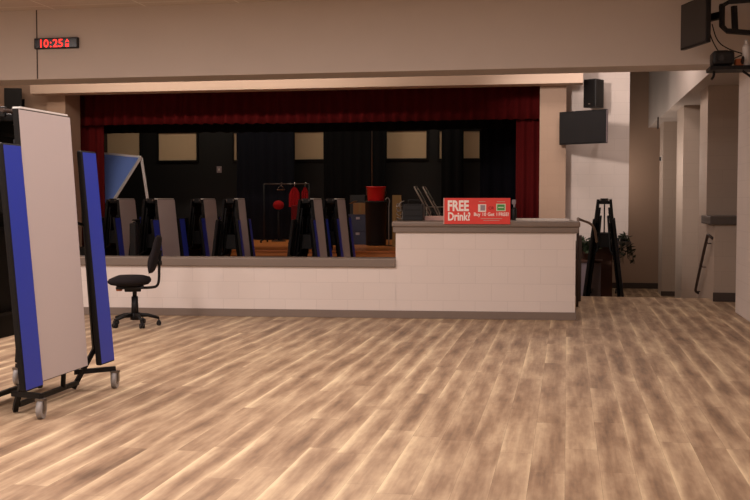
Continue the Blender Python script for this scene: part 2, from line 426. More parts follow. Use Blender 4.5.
# ------------------------------------------------------------------ folded tables
def lean_panel(mb, side, y0, y1, z0, z1, xb, xt, th, bev=.006):
    """a board whose outer face leans from xb (bottom) to xt (top); material 0 on the outer face, 1 elsewhere"""
    f = lambda x, y, z: Vector((side * x, y, z))
    mb.mi = 1
    mb.hexa([f(xb - th, y0, z0), f(xb - th, y1, z0), f(xb, y1, z0), f(xb, y0, z0), f(xt - th, y0, z1), f(xt - th, y1, z1), f(xt, y1, z1), f(xt, y0, z1)], bev, 2)
    n = Vector((side * (z1 - z0), 0, (xb - xt))).normalized()
    mb.bm.normal_update()
    bmesh.ops.recalc_face_normals(mb.bm, faces=mb.bm.faces[:])
    for fc in mb.bm.faces:
        if fc.normal.dot(n) > .97: fc.material_index = 0
    return mb

def folded_table(label, loc, rotz, xb, xt, bb, bt, top):
    t = thing('folding_table', label, 'table', loc, rotz, 'folded mobile cafeteria tables')
    for sd in (1, -1):
        zb = .19 if sd > 0 else .42
        lean_panel(MB(), sd, -.365, .365, zb, top, xb, xt, .042).build('tabletop', ['laminate', 'edge'], t)
        for ys in (-1, 1):
            a, b = sorted((ys * .425, ys * .665))
            lean_panel(MB(), sd, a, b, .185, 1.76, bb, bt, .045, .012).build('bench', ['blue', 'edge'], t)
        for ys in (-1, 1):
            m = MB()
            m.tube([(sd * .13, ys * .41, .012), (sd * .15, ys * .43, .06), (sd * (bb - .085), ys * .50, .3), (sd * (bt - .066), ys * .535, 1.70)], .022, 4)
            m.tube([(sd * (bt - .02), ys * .54, 1.2), (sd * (xt - .02), ys * .30, 1.27), (sd * (xt - .06), ys * .30, 1.8)], .014, 6)
            m.build('leg', 'black', t)
            br = MB()
            br.tube([(sd * .13, ys * .43, .13), (sd * .40, ys * .56, .145)], .024, 4)
            br.build('caster_arm', 'black', t)
            c = MB(); cx, cy = sd * .395, ys * .555
            c.mi = 0; c.cyl((cx - .017, cy - .003, .06), (cx + .017, cy + .003, .06), .06, seg=20)
            c.mi = 1; c.cyl((cx - .021, cy - .004, .06), (cx + .021, cy + .004, .06), .03, seg=14)
            c.mi = 2; c.span((cx - .03, cy - .014, .05), (cx - .022, cy + .014, .125)).span((cx + .022, cy - .014, .05), (cx + .03, cy + .014, .125)).span((cx - .03, cy - .025, .118), (cx + .03, cy + .025, .13))
            c.build('caster', ['greyrub', 'steel', 'steel'], t)
        m = MB()
        m.tube([(sd * .16, -.42, .055), (sd * .16, .42, .055)], .022, 4)
        if sd > 0: m.tube([(sd * .16, .22, .055), (sd * .17, .18, .08), (sd * .19, .15, .16), (sd * .19, .15, .4)], .018, 8)
        m.build('cross_bar', 'black', t)
        m = MB()     # folding frame under the top
        for y in (-.3, .3): m.tube([(sd * (xb - .07), y, .5), (sd * (xt - .045), y, 1.93)], .018, 4)
        for z, x in [(z_, xb - .055 + (xt - xb) * z_ / 2.0) for z_ in (.6, 1.2, 1.85)]: m.tube([(sd * x, -.3, z), (sd * x, .3, z)], .016, 4)
        m.build('under_frame', 'black', t)
    m = MB()
    m.mi = 0
    m.box((0, 0, top - .05), (2 * xt - .07, .5, .05), None, .006); m.box((0, 0, 1.42), (2 * xt - .02, .6, .22), None, .006)
    for y in (-.34, .34): m.box((0, y, top - .02), (.12, .03, .07), None, .006)
    m.cyl((0, 0, 1.5), (0, 0, top - .06), .012, seg=8)
    m.mi = 1
    for x in (-.05, .05): m.cyl((x, -.375, top - .01), (x, .375, top - .01), .014, seg=12)
    m.build('hinge', ['black', 'darkrail'], t)
    m = MB(); m.span((xt - .06, -.33, top), (xt, .33, top + .014), .003); m.build('pale_edge', 'offwhite', t)  # off-white strip paints a pale highlight along the top edge
    return t

near = folded_table('large folded table on casters with grey top and bright blue benches, beside the office chair', (-3.70, 6.68, 0), 0, .275, .160, .348, .216, 2.0)
pit = (
    (127, 17.0, .03, 'folded table behind the low wall under the sky blue table tennis top'),
    (166, 15.4, .00, 'folded table behind the low wall straight above the office chair'),
    (209.5, 17.0, .05, 'folded table behind the low wall under the small white switch plate'),
    (241, 15.3, .16, 'fourth folded table behind the low wall, just left of the orange stage gap'),
    (317.5, 15.6, .06, 'folded table behind the low wall in front of the red garments'),
    (341, 16.9, .03, 'folded table behind the low wall beside the navy crates'),
    (604.5, 16.95, -.045, 'folded table seen from its end as a black A shape past the counter'),
)
pit_table = None
for x, Y, rz, lab in pit:
    c = copy_tree(pit_table) if pit_table else folded_table(lab, (0, 0, 0), 0, .30, .115, .355, .165, 2.06)
    pit_table = pit_table or c; p = at(x, 203, Y)
    c.location = (p.x - (.115 if x < 600 else 0), Y, ZL); c.rotation_euler.z = rz; c['label'] = lab

# ------------------------------------------------------------------ office chair
def office_chair():
    t = thing('office_chair', 'armless black fabric office chair on five casters before the low wall', 'chair', (-4.716, 10.86, 0), PI + math.radians(22.5))
    m = MB()
    prof = [(.001, .0), (.13, .004), (.195, .02), (.222, .05), (.224, .075), (.21, .1), (.15, .118), (.001, .122)]
    m.lathe(prof, (0, 0, 0), seg=36)
    for v in m.bm.verts:
        x, y, z = v.co
        v.co = Vector((.055 + x * 1.06, y * 1.02, .447 + z * (1 if x < .1 else 1 - .25 * (x - .1) / .12)))
    m.build('seat', 'chairfab', t)
    m = MB(); m.box((.05, 0, .435), (.3, .26, .03), None, .01).box((.02, 0, .41), (.18, .12, .05), None, .012); m.build('seat_pan', 'blackplastic', t)
    # backrest: padded, curved, leaning back
    def bk(side):
        def fn(u, v):
            a = u * 2 - 1; b = v * 2 - 1
            k = (1 - abs(a) ** 3.2) ** .5 * (1 - abs(b) ** 3.2) ** .5
            y = a * .205 * (1 - .18 * max(0, b)); z = .8 + b * .205
            x = -.232 - .09 * (v - .35) - .05 * a * a * -1 + (.045 if side > 0 else -.03) * k + .03 * math.exp(-((b + .45) ** 2) * 5) * (k if side > 0 else 0)
            return Vector((x, y, z))
        return fn
    m = MB(); m.grid(bk(1), 18, 18); m.grid(bk(-1), 18, 18); bmesh.ops.remove_doubles(m.bm, verts=m.bm.verts[:], dist=.002)
    m.build('backrest', 'chairfab', t)
    m = MB(); m.tube([(-.04, 0, .425), (-.18, 0, .425), (-.25, 0, .44), (-.268, 0, .52), (-.268, 0, .66), (-.29, 0, .84)], .016, 8, 2); m.build('back_bar', 'black', t)
    m = MB(); m.cyl((-.25, 0, .70), (-.30, 0, .70), .024, seg=14); m.build('back_knob', 'blackplastic', t)
    m = MB(); m.cyl((0, 0, .09), (0, 0, .33), .042, .036).cyl((0, 0, .33), (0, 0, .41), .024); m.build('gas_column', 'black', t)
    m = MB(); m.tube([(.02, -.05, .41), (.02, -.2, .395), (.02, -.25, .40)], .007, 6); m.box((.02, -.26, .4), (.03, .06, .014), None, .005); m.build('height_lever', 'blackplastic', t)
    m = MB(); m.box((.17, -.09, .405), (.07, .04, .04), None, .012); m.build('tilt_knob', 'orange', t)
    m = MB(); m.lathe([(.001, .07), (.05, .07), (.052, .12), (.04, .15), (.001, .15)], seg=20); m.build('base_hub', 'black', t)
    for k in range(5):
        a = 2 * PI * k / 5 + .62; d = Vector((math.cos(a), math.sin(a), 0))
        m = MB(); m.tube([d * .04 + Vector((0, 0, .125)), d * .14 + Vector((0, 0, .12)), d * .262 + Vector((0, 0, .085))], (.026, .016), 8); m.build('base_leg', 'black', t)
        e = d * .26; s = Vector((-d.y, d.x, 0)); m = MB()
        m.cyl(e - s * .026 + Vector((0, 0, .027)), e - s * .006 + Vector((0, 0, .027)), .027, seg=14).cyl(e + s * .006 + Vector((0, 0, .027)), e + s * .026 + Vector((0, 0, .027)), .027, seg=14)
        m.box(e + Vector((0, 0, .045)), (.034, .034, .03), Matrix.Rotation(a, 3, 'Z'), .008).cyl(e + Vector((0, 0, .05)), e + Vector((0, 0, .085)), .007, seg=8)
        m.build('chair_caster', 'blackplastic', t)
    return t
office_chair()

# ------------------------------------------------------------------ digital clock on the fascia
a, b = at(34, 49, YW - .05), at(77.5, 37, YW - .05); cx, cz = (a.x + b.x) / 2, (a.z + b.z) / 2; w, h = b.x - a.x, b.z - a.z
t = thing('wall_clock', 'black digital wall clock with red glowing numerals on the fascia', 'clock', (cx, YW, cz))
MB().span((-w / 2, -.05, -h / 2), (w / 2, 0, h / 2), .008).build('case', 'blackplastic', t)
MB().span((-w / 2 + .015, -.052, -h / 2 + .015), (w / 2 - .015, -.049, h / 2 - .015)).build('face', 'screen', t)
for body, x, z, size, wx in (('10', -.236, -.05, .142, 1.0), (':', -.082, -.05, .142, 1.0), ('25', -.042, -.05, .142, 1.05), ('A', .135, .008, .055, 1.35), ('M', .135, -.048, .055, 1.1)):
    text('numerals', body, size, 'led', t, (x, -.054, z), (1, 0, 0), (0, 0, 1), sx=wx, bold=.0005)

# ------------------------------------------------------------------ red sign on the counter front
a, b = on_wall(443.3, 224, .066), on_wall(510.4, 198, .066); w, h = (b.xy - a.xy).length, b.z - a.z
t = thing('sign', 'red FREE Drink sign with white lettering on the counter edge', 'sign', (a.x, a.y, a.z), SK)
MB().span((0, 0, 0), (w, .012, h)).build('board', 'signred', t)
MB().span((0, -.0015, 0), (.012, 0, h)).build('pale_edge', 'pinkbox', t)
X_, Z_ = (1, 0, 0), (0, 0, 1)
text('lettering', 'FREE', .168, 'white', t, (.06 * w, -.001, .515 * h), X_, Z_, sx=.72, bold=.006)
text('lettering', 'Drink?', .132, 'white', t, (.065 * w, -.001, .145 * h), X_, Z_, sx=.75, bold=.004)
x = .455 * w
for word in ('Buy', '10', 'Get', '1', 'FREE!'):
    o = text('lettering', word, .056, 'white', t, (x, -.001, .315 * h), X_, Z_, sx=.92, bold=.001)
    x = max(v.co.x for v in o.data.vertices) + .015
text('lettering', 'OR', .05, 'darkred', t, (.675 * w, -.001, .56 * h), X_, Z_, sx=.9, bold=.001)
MB().span((.52 * w, -.002, .47 * h), (.64 * w, 0, .76 * h)).build('white_square', 'paper', t)
MB().span((.555 * w, -.003, .52 * h), (.625 * w, -.0015, .73 * h)).build('grey_square', 'greybin', t)
m = MB().span((.79 * w, -.0025, .5 * h), (.93 * w, 0, .78 * h), .001); m.build('badge', 'palegreen', t)
MB().span((.805 * w, -.004, .53 * h), (.915 * w, -.002, .75 * h), .0008).build('badge', 'green', t)
MB().span((.82 * w, -.005, .62 * h), (.9 * w, -.0038, .66 * h)).build('badge_line', 'palegreen', t)
for x0, x1, z0 in ((.53, .63, .85), (.80, .92, .85), (.56, .88, .2), (.60, .84, .13)):
    MB().span((x0 * w, -.0015, z0 * h), (x1 * w, 0, (z0 + .022) * h)).build('fine_print', 'pinkbox', t)

# ------------------------------------------------------------------ things on the counter
CT = 1.15
t = MB().box((-.30, 12.86, CT + .012), (.62, .4, .024), Matrix.Rotation(.08, 3, 'Z'), .003).build('paper_stack', 'paper'); tag(t, 'low white stack of paper lying on the counter right of the red sign', 'paper')
p = at(514, 212, 13.05)
t = thing('pump_bottle', 'small grey pump bottle standing on the counter just right of the red sign', 'bottle', (p.x, 13.1, CT))
MB().lathe([(.001, 0), (.03, 0), (.032, .01), (.032, .13), (.02, .155), (.001, .16)], seg=18).build('bottle_body', 'blackplastic', t)
m = MB(); m.cyl((0, 0, .155), (0, 0, .2), .012).box((-.005, 0, .225), (.05, .04, .06), None, .01); m.build('pump_head', 'greybin', t)
p0, p1 = at(404, 204, 12.6), at(424, 222, 12.6)
t = thing('control_box', 'black equipment box on the counter end beside coiled silver cables', 'box', ((p0.x + p1.x) / 2, 12.6, CT))
MB().span((-.125, -.1, 0), (.125, .1, p0.z - CT), .01).build('case', 'blackplastic', t)
for z in (.05, .12, .18): MB().span((-.1, -.104, z), (.1, -.1, z + .02)).build('vent', 'black', t)
MB().tube([(-.08, 0, p0.z - CT - .004), (-.07, 0, p0.z - CT + .05), (.07, 0, p0.z - CT + .05), (.08, 0, p0.z - CT - .004)], .007, 8).build('handle', 'blackplastic', t)
m = MB()
for k in range(4):
    r = .042 + .006 * (k % 2); cz = .02 + k * .055
    m.tube([(r * math.cos(q) * .7, r * math.sin(q), cz + .02 * math.sin(q * 2 + k)) for q in [i * PI / 6 for i in range(12)]], .006, 6, 1, True)
m.tube([(.03, 0, 0), (.05, .01, .1), (-.02, 0, .2), (.06, 0, .24)], .006, 6, 2)
t = m.build('cable_coil', 'steel', None, (at(399.3, 215, 12.55).x, 12.55, CT + .0)); tag(t, 'coil of silver cable on the counter end beside the black equipment box', 'cable')
p0, p1 = at(426, 216, 12.8), at(452, 221, 12.8)
t = MB().span((p0.x, 12.65, CT), (p1.x, 12.95, p0.z), .004).build('flat_box', 'pinkbox'); tag(t, 'flat pale pink cardboard box on the counter left of the red sign', 'box')

# ------------------------------------------------------------------ curtains
def curtain(name, x0, x1, Y, z0, z1, mat, label, pleat=.16, amp=.05):
    n = max(6, int((x1 - x0) / pleat * 6))
    rr = random.Random(int(abs(x0) * 100)); ph = [rr.uniform(-.6, .6) for _ in range(n + 1)]
    def fn(u, v):
        i = int(round(u * n)); a = amp * math.sin(2 * PI * u * (x1 - x0) / pleat + ph[i] * .5)
        return Vector((x0 + (x1 - x0) * u, Y + a * (1 - .35 * v), z0 + (z1 - z0) * v + (.012 * math.sin(9 * u + a * 20) if v == 0 else 0)))
    m = MB(); m.grid(fn, n, 3, (0, .015, 0)); o = m.build(name, mat); return tag(o, label, 'curtain')
curtain('stage_valance', -9.45, -.3, 18.78, 2.83, 3.6, 'redvel', 'dark red pleated valance across the top of the stage opening', .2, .05)
struct('trim_6', MB().span((-9.45, 18.7, 3.6), (-.3, 18.86, ZC)), 'blackwall')
xa, xb = at(76, 150, 18.9).x, at(102, 150, 18.9).x
curtain('stage_curtain', xa - .2, xb, 18.95, ZS + .01, 3.6, 'redvel', 'dark red stage curtain gathered by the sky blue table top', .17, .05)
xa, xb = at(516, 150, 18.95).x, at(541, 150, 18.95).x
curtain('stage_curtain', xa, xb + .15, 18.95, ZS + .01, 3.6, 'redvel', 'dark red stage curtain gathered above the right end of the counter', .17, .05)
curtain('stage_border', -10.2, .1, 20.4, at(300, 131.5, 20.4).z, ZC, 'blackvel', 'black border curtain hanging across the stage behind the red valance', .3, .04)
for x0, x1, Y, mt, lab in ((236.5, 294, 22.6, 'navyvel', 'navy black stage drape above the coat rack'), (441.5, 463.5, 22.6, 'blackvel', 'narrow black stage drape between the beige panels above the red sign'), (480, 518, 20.9, 'navyvel', 'navy black stage drape beside the red curtain over the counter'), (323.8, 386, 23.0, 'blackvel', 'wide black stage drape behind the red bucket')):
    curtain('stage_drape', at(x0, 150, Y).x, at(x1, 150, Y).x, Y, ZS + .01, 4.1, mt, lab, .22, .035)

# ------------------------------------------------------------------ things on the stage
# table tennis table half with its playing surface tipped up
Y = 19.4
A, B, C_, D = at(104, 153.5, Y + .75), at(141, 157, Y + .75), at(112, 203, Y), at(80, 200, Y)
t = thing('table_tennis_table', 'tipped up sky blue table tennis table with white edge lines on the stage', 'table', ((A.x + D.x) / 2, Y + .3, ZS))
inv = Vector(t.location)
A, B, C_, D = [v - inv for v in (A, B, C_, D)]
n = (B - A).cross(D - A).normalized()
if n.y > 0: n = -n
m = MB(); m.hexa([D - n * .03, C_ - n * .03, B - n * .03, A - n * .03, D, C_, B, A]); m.build('tabletop', 'pingblue', t)
m = MB()
for p, q in ((A, B), (B, C_), (D, A)): m.tube([p + n * .004, q + n * .004], .03, 4)
m.build('edge_line', 'linewhite', t)
for p in (B, A):
    f = Vector((p.x + (.16 if p is B else .05), p.y + .25, .02))
    m = MB(); m.tube([p - n * .03, f], .03, 4); m.build('leg', 'linewhite', t)
for p in (C_, D):
    m = MB(); m.tube([p - n * .04, Vector((p.x + .02, p.y + .1, .02))], .022, 4); m.build('leg', 'black', t)

p = at(219, 169.5, 23.38)
t = thing('switch_plate', 'small white switch plate on the black rear stage wall', 'switch', (p.x, 23.4, p.z))
MB().box((0, -.006, 0), (.12, .012, .15), None, .004).build('plate', 'greybin', t)
MB().box((0, -.016, 0), (.03, .02, .05)).build('toggle', 'offwhite', t)

# clothes rack with hangers and red garments
Y = 21.3; p0, p1 = at(264, 184, Y), at(309, 184, Y)
t = thing('clothes_rack', 'thin dark clothes rack standing on the stage', 'rack', ((p0.x + p1.x) / 2, Y, ZS)); hw, rz = (p1.x - p0.x) / 2, p0.z - ZS
m = MB(); m.cyl((-hw, 0, rz), (hw, 0, rz), .012, seg=8); m.build('hanging_rail', 'darkrail', t)
for sx_ in (-1, 1):
    m = MB(); m.cyl((sx_ * hw, 0, .06), (sx_ * hw, 0, rz), .014, seg=8).tube([(sx_ * hw, -.25, .04), (sx_ * hw, 0, .07), (sx_ * hw, .25, .04)], .014, 8); m.build('upright', 'black', t)
    for sy in (-1, 1): MB().lathe([(.001, -.012), (.03, -.012), (.03, .012), (.001, .012)], (sx_ * hw, sy * .24, .03), (1, 0, 0), 12).build('caster', 'black', t)
def garment(x, wd, drop, mat, label):
    q = at(x, 184, Y); m = MB()
    def fn(sd):
        def g(u, v):
            a = u * 2 - 1; sh = .55 + .45 * min(1, v * 4) + .06 * v
            th = (.05 + .02 * math.sin(a * 11)) * (1 - a * a) ** .5 if abs(a) < 1 else 0
            return Vector((a * wd / 2 * sh, sd * th, -.06 - v * drop - .05 * abs(a) * (1 - v)))
        return g
    m.grid(fn(1), 14, 10); m.grid(fn(-1), 14, 10); bmesh.ops.remove_doubles(m.bm, verts=m.bm.verts[:], dist=.002)
    tt = thing('garment', label, 'clothing', (q.x, Y, q.z)); m.build('cloth', mat, tt)
    mm = MB(); mm.tube([(.0, 0, .022), (.016, 0, .03), (.026, 0, .016), (.014, 0, -.01), (0, 0, -.02), (0, 0, -.06)], .005, 6, 1); mm.build('hanger_hook', 'chrome', tt)
garment(294.5, .24, .42, 'redcloth', 'bright red garment hanging on the clothes rack, the nearer to its middle')
garment(305, .15, .3, 'redcloth', 'shorter red garment hanging at the end of the clothes rack')
def hanger(x, label):
    q = at(x, 184, Y); m = MB()
    m.tube([(0, 0, .022), (.016, 0, .03), (.026, 0, .016), (.012, 0, -.012), (0, 0, -.03)], .006, 6, 1)
    m.tube([(0, 0, -.03), (.04, .0, -.06), (.06, .1, -.12), (-.06, -.1, -.12), (-.04, 0, -.06)], .007, 6, 0, True)
    tag(m.build('clothes_hanger', 'chrome', None, (q.x, Y, q.z)), label, 'hanger', None)
hanger(281, 'bare pale clothes hanger on the stage clothes rack')
q = at(278.5, 205, 21.9)
t = thing('ball_stand', 'thin black stand with a red ball cap behind the clothes rack', 'stand', (q.x, 21.9, ZS))
MB().lathe([(.12 * math.sin(PI * i / 10) + .0005, -.1 * math.cos(PI * i / 10)) for i in range(11)], (0, 0, q.z - ZS)).build('ball_cap', 'redcloth', t)
MB().cyl((0, 0, .02), (0, 0, q.z - ZS - .09), .016, seg=8).lathe([(.001, 0), (.16, 0), (.15, .02), (.001, .03)]).build('stand_pole', 'black', t)

# red equipment case behind the fifth table
q = at(296, 215, 20.6)
t = thing('red_cart', 'tall narrow red stand with white marks below the red garments', 'stand', (q.x, 20.6, ZS))
MB().span((-.09, -.06, .02), (.06, .06, q.z - ZS + .2), .02).build('body', 'redvel', t)
MB().span((-.06, -.065, .35), (.02, -.06, .5)).build('white_mark', 'white', t)
MB().span((-.14, -.12, 0), (.12, .12, .04), .01).build('foot', 'black', t)

# tall black bin with a red bucket on it
q0 = at(376, 245, 20.3); q1 = at(376, 201, 20.3); hb = q1.z - ZS
t = thing('waste_bin', 'tall black waste bin on the stage carrying a red bucket', 'bin', (q0.x, 20.3, ZS))
MB().lathe([(.001, 0), (.19, 0), (.2, .02), (.215, hb - .04), (.225, hb - .035), (.225, hb - .002), (.001, hb - .002)], seg=28).build('body', 'black', t)
MB().tube([(.226, 0, hb - .1), (.25, 0, hb - .12), (.25, 0, hb - .2), (.225, 0, hb - .22)], .012, 6).build('grip', 'blackplastic', t)
t = thing('bucket', 'bright red plastic bucket on top of the tall black bin', 'bucket', (q0.x, 20.3, ZS + hb))
hk = at(376, 186.5, 20.3).z - ZS - hb
MB().lathe([(.001, 0), (.16, 0), (.165, .01), (.182, hk - .03), (.195, hk - .028), (.195, hk), (.178, hk), (.155, .02), (.001, .02)], seg=28).build('pail', 'red', t)
MB().tube([(.19, 0, hk - .03), (.2, .02, hk - .16), (.15, .11, hk - .2), (0, .19, hk - .15), (-.15, .11, hk - .2), (-.2, .02, hk - .16), (-.19, 0, hk - .03)], .006, 6, 1).build('handle', 'steel', t)
# crates, cardboard box
def crate(x0, y0, x1, y1, Y, label, z=ZS):
    a, b = at(x0, y1, Y), at(x1, y0, Y); w_, h_ = b.x - a.x, b.z - z
    tt = thing('crate', label, 'crate', ((a.x + b.x) / 2, Y + .2, z))
    m = MB(); e = .02
    m.span((-w_ / 2, -.2, 0), (w_ / 2, .2, .02)); m.span((-w_ / 2, -.2, .02), (-w_ / 2 + e, .2, h_)).span((w_ / 2 - e, -.2, .02), (w_ / 2, .2, h_)).span((-w_ / 2 + e, -.2, .02), (w_ / 2 - e, -.2 + e, h_)).span((-w_ / 2 + e, .2 - e, .02), (w_ / 2 - e, .2, h_)); m.build('body', 'bluebin', tt)
    m = MB(); m.span((-w_ / 2 - .012, -.212, h_ - .03), (w_ / 2 + .012, .212, h_), .006); m.build('lid', 'bluebin', tt)
    m = MB(); m.span((-.04, -.216, h_ - .1), (.04, -.2, h_ - .05), .005); m.build('latch', 'greybin', tt)
    return ZS + h_
z1 = crate(348, 230, 367.5, 246, 20.6, 'navy blue plastic crate on the stage boards, under another crate')
z2 = crate(349, 214.5, 367, 230, 20.6, 'navy blue plastic crate stacked under the cardboard box', z1)
z2 = at(349, 214.5, 20.6).z
a, b = at(352.5, 214, 20.6), at(366.5, 203, 20.6)
t = thing('cardboard_box', 'brown cardboard box on the stacked navy crates', 'box', ((a.x + b.x) / 2, 20.8, z2 + .002))
MB().span((-.14, -.15, 0), (.14, .15, b.z - z2), .003).build('carton', 'card', t)
MB().span((-.025, -.152, .03), (.025, -.15, b.z - z2)).build('tape', 'board', t)
for fx in (-1, 1):
    m = MB(); m.box((fx * .17, 0, b.z - z2 + .012), (.12, .29, .006), Matrix.Rotation(fx * .45, 3, 'Y')); m.build('flap', 'card', t)
a, b = at(351, 201, 21.2), at(366, 195, 21.2)
t = MB().span((a.x, 21.1, ZS), (b.x, 21.5, b.z), .01).build('equipment_case', 'blackplastic'); tag(t, 'black equipment case standing behind the navy crates', 'case')
# leaning board and stage drapery frame
a, b = at(392.5, 232, 19.9), at(401.5, 195, 19.9)
t = MB().box(((a.x + b.x) / 2, 19.9, (ZS + b.z) / 2), (b.x - a.x, .05, b.z - ZS), None, .004).build('wooden_board', 'board'); tag(t, 'upright olive brown wooden board on the stage at the counter end', 'board')
q = at(388, 200, 20.0)
t = thing('curved_hook_stand', 'slim dark stand with a curved top between bin and board', 'stand', (q.x, 20.1, ZS))
MB().tube([(0, 0, .02), (0, 0, .8), (.02, 0, .9), (-.03, 0, .96), (-.07, 0, .9)], .012, 8, 2).build('hook_pole', 'steel', t)
MB().lathe([(.001, 0), (.09, 0), (.085, .015), (.001, .02)]).build('foot', 'black', t)
# hanging cable
a, b = at(372, 186, 21.0), at(372, 120, 21.0)
t = MB().cyl((a.x, 21.0, a.z - .25), (a.x, 21.0, ZC), .009, seg=8).build('hanging_cable', 'steel'); tag(t, 'thin grey cable hanging from the stage ceiling above the red bucket', 'cable')
# folded chairs leaning
def folded_chair(x, label):
    p, q = at(x, 187, 20.9), at(x + 24, 214, 20.9)
    tt = thing('folding_chair', label, 'chair', (q.x, 20.9, ZS))
    dx = p.x - q.x
    top = Vector((dx, 0, p.z - ZS)); bot = Vector((.15, 0, .02))
    for y in (-.2, .2): MB().tube([top + Vector((0, y, 0)), bot + Vector((0, y, 0))], .016, 8).build('side_rail', 'rail', tt)
    u = (bot - top)
    MB().tube([top + Vector((0, -.2, 0)), top + Vector((0, .2, 0))], .016, 8).build('top_rail', 'rail', tt)
    for k in (.1, .2): MB().box(top + u * k, (.12, .36, .014), Matrix.Rotation(-math.atan2(u.z, u.x), 3, 'Y')).build('back_slat', 'blackplastic', tt)
    MB().box(top + u * .62 + Vector((.05, 0, .03)), (.36, .36, .025), Matrix.Rotation(-math.atan2(u.z, u.x) - .08, 3, 'Y'), .008).build('seat', 'blackplastic', tt)
    for y in (-.17, .17): MB().tube([top + u * .45 + Vector((0, y, 0)), bot + Vector((-.12, y, 0))], .013, 8).build('leg', 'rail', tt)
folded_chair(415.5, 'grey metal folding chair leaning on the stage, nearer the black equipment box')
folded_chair(424, 'grey metal folding chair leaning on the stage, nearer the red sign')
# rail with feet behind the sign
a, b = at(425, 207, 21.6), at(520, 207, 21.6)
t = thing('barrier_rail', 'thin grey rail on two posts on the stage behind the red sign', 'rail', ((a.x + b.x) / 2, 21.6, ZS)); hw, hz = (b.x - a.x) / 2, a.z - ZS
MB().cyl((-hw, 0, hz), (hw, 0, hz), .014, seg=8).build('top_bar', 'steel', t)
for s_ in (-1, 1): MB().cyl((s_ * hw * .96, 0, .015), (s_ * hw * .96, 0, hz), .014, seg=8).lathe([(.001, 0), (.11, 0), (.1, .015), (.001, .02)], (s_ * hw * .96, 0, 0)).build('post', 'steel', t)
# black upright board in front of the leftmost pit table
a, b = at(127.5, 262, 14.2), at(135, 223, 14.2)
t = thing('black_case', 'narrow upright black case between the first two folded tables by the office chair', 'case', ((a.x + b.x) / 2, 14.3, ZL))
MB().span((-.05, -.06, .03), (.05, .06, b.z - ZL), .02).build('body', 'blackplastic', t)
MB().tube([(0, -.06, b.z - ZL - .003), (0, -.05, b.z - ZL + .02), (0, .05, b.z - ZL + .02), (0, .06, b.z - ZL - .003)], .008, 6).build('handle', 'steel', t)
for y in (-.03, .03): MB().cyl((-.05, y, .03), (.05, y, .03), .03, seg=12).build('wheel', 'blackplastic', t)

# ------------------------------------------------------------------ televisions and speakers
def tv(loc, ang, w, h, label, anchor):
    """screen centre at loc, turned by ang about the vertical; anchor = point of the wall that carries it"""
    t = thing('television', label, 'television', loc, ang)
    m = MB(); m.span((-w / 2, 0, -h / 2), (w / 2, .05, h / 2), .006).span((-w * .3, .05, -h * .3), (w * .3, .085, h * .3), .01); m.build('housing', 'blackplastic', t)
    MB().span((-w / 2 + .018, -.003, -h / 2 + .024), (w / 2 - .018, .001, h / 2 - .018)).build('screen', 'screen', t)
    MB().span((w / 2 - .001, .005, -h / 2 + .01), (w / 2 + .004, .045, h / 2 - .01)).build('side_trim', 'greybin', t)
    an = Matrix.Rotation(-ang, 3, 'Z') @ (Vector(anchor) - Vector(loc))
    m = MB(); m.box((0, .095, 0), (w * .3, .02, h * .5), None, .004)
    m.tube([(0, .1, .03), (an.x * .35 + .05, an.y * .5 + .05, .03), (an.x, an.y, an.z + .03)], .022, 4).tube([(0, .1, -.05), (an.x * .35 + .05, an.y * .5 + .05, -.05), (an.x, an.y, an.z - .05)], .022, 4)
    m.build('wall_arm', 'black', t)
    return t
tv((.235, 17.62, 2.60), math.atan2(-.5, .755), .906, .55, 'wide dark television angled from the white block wall under a speaker', (.52, 18.27, 2.6))

def wall_speaker(loc, ang, w, d, h, label, wall_y):
    t = thing('loudspeaker', label, 'loudspeaker', loc, ang)
    m = MB(); m.hexa([(-w * .5, -d / 2, -h / 2), (w * .5, -d / 2, -h / 2), (w * .36, d / 2, -h / 2), (-w * .36, d / 2, -h / 2), (-w * .5, -d / 2, h / 2), (w * .5, -d / 2, h / 2), (w * .36, d / 2, h / 2), (-w * .36, d / 2, h / 2)], .012, 2); m.build('cabinet', 'blackplastic', t)
    MB().span((-w / 2 + .02, -d / 2 - .008, -h / 2 + .03), (w / 2 - .02, -d / 2 + .001, h / 2 - .02), .004).build('grille', 'black', t)
    MB().span((-.02, -d / 2 - .011, -h / 2 + .05), (.02, -d / 2 - .007, -h / 2 + .065)).build('badge', 'steel', t)
    an = Matrix.Rotation(-ang, 3, 'Z') @ Vector((0, wall_y - loc[1], 0))
    MB().tube([(0, d * .4, 0), (an.x, an.y, 0)], .025, 8).box((an.x, an.y, 0), (.1, .02, .14), Matrix.Rotation(-ang, 3, 'Z')).build('bracket', 'black', t)
    return t
wall_speaker((.435, 17.95, 3.18), math.radians(-38), .26, .27, .47, 'black wall loudspeaker above the television on the white block wall', 18.28)
wall_speaker((-10.08, 17.86, 3.22), math.radians(20), .32, .28, .47, 'black wall loudspeaker on the tan wall above the large folded table', 18.13)

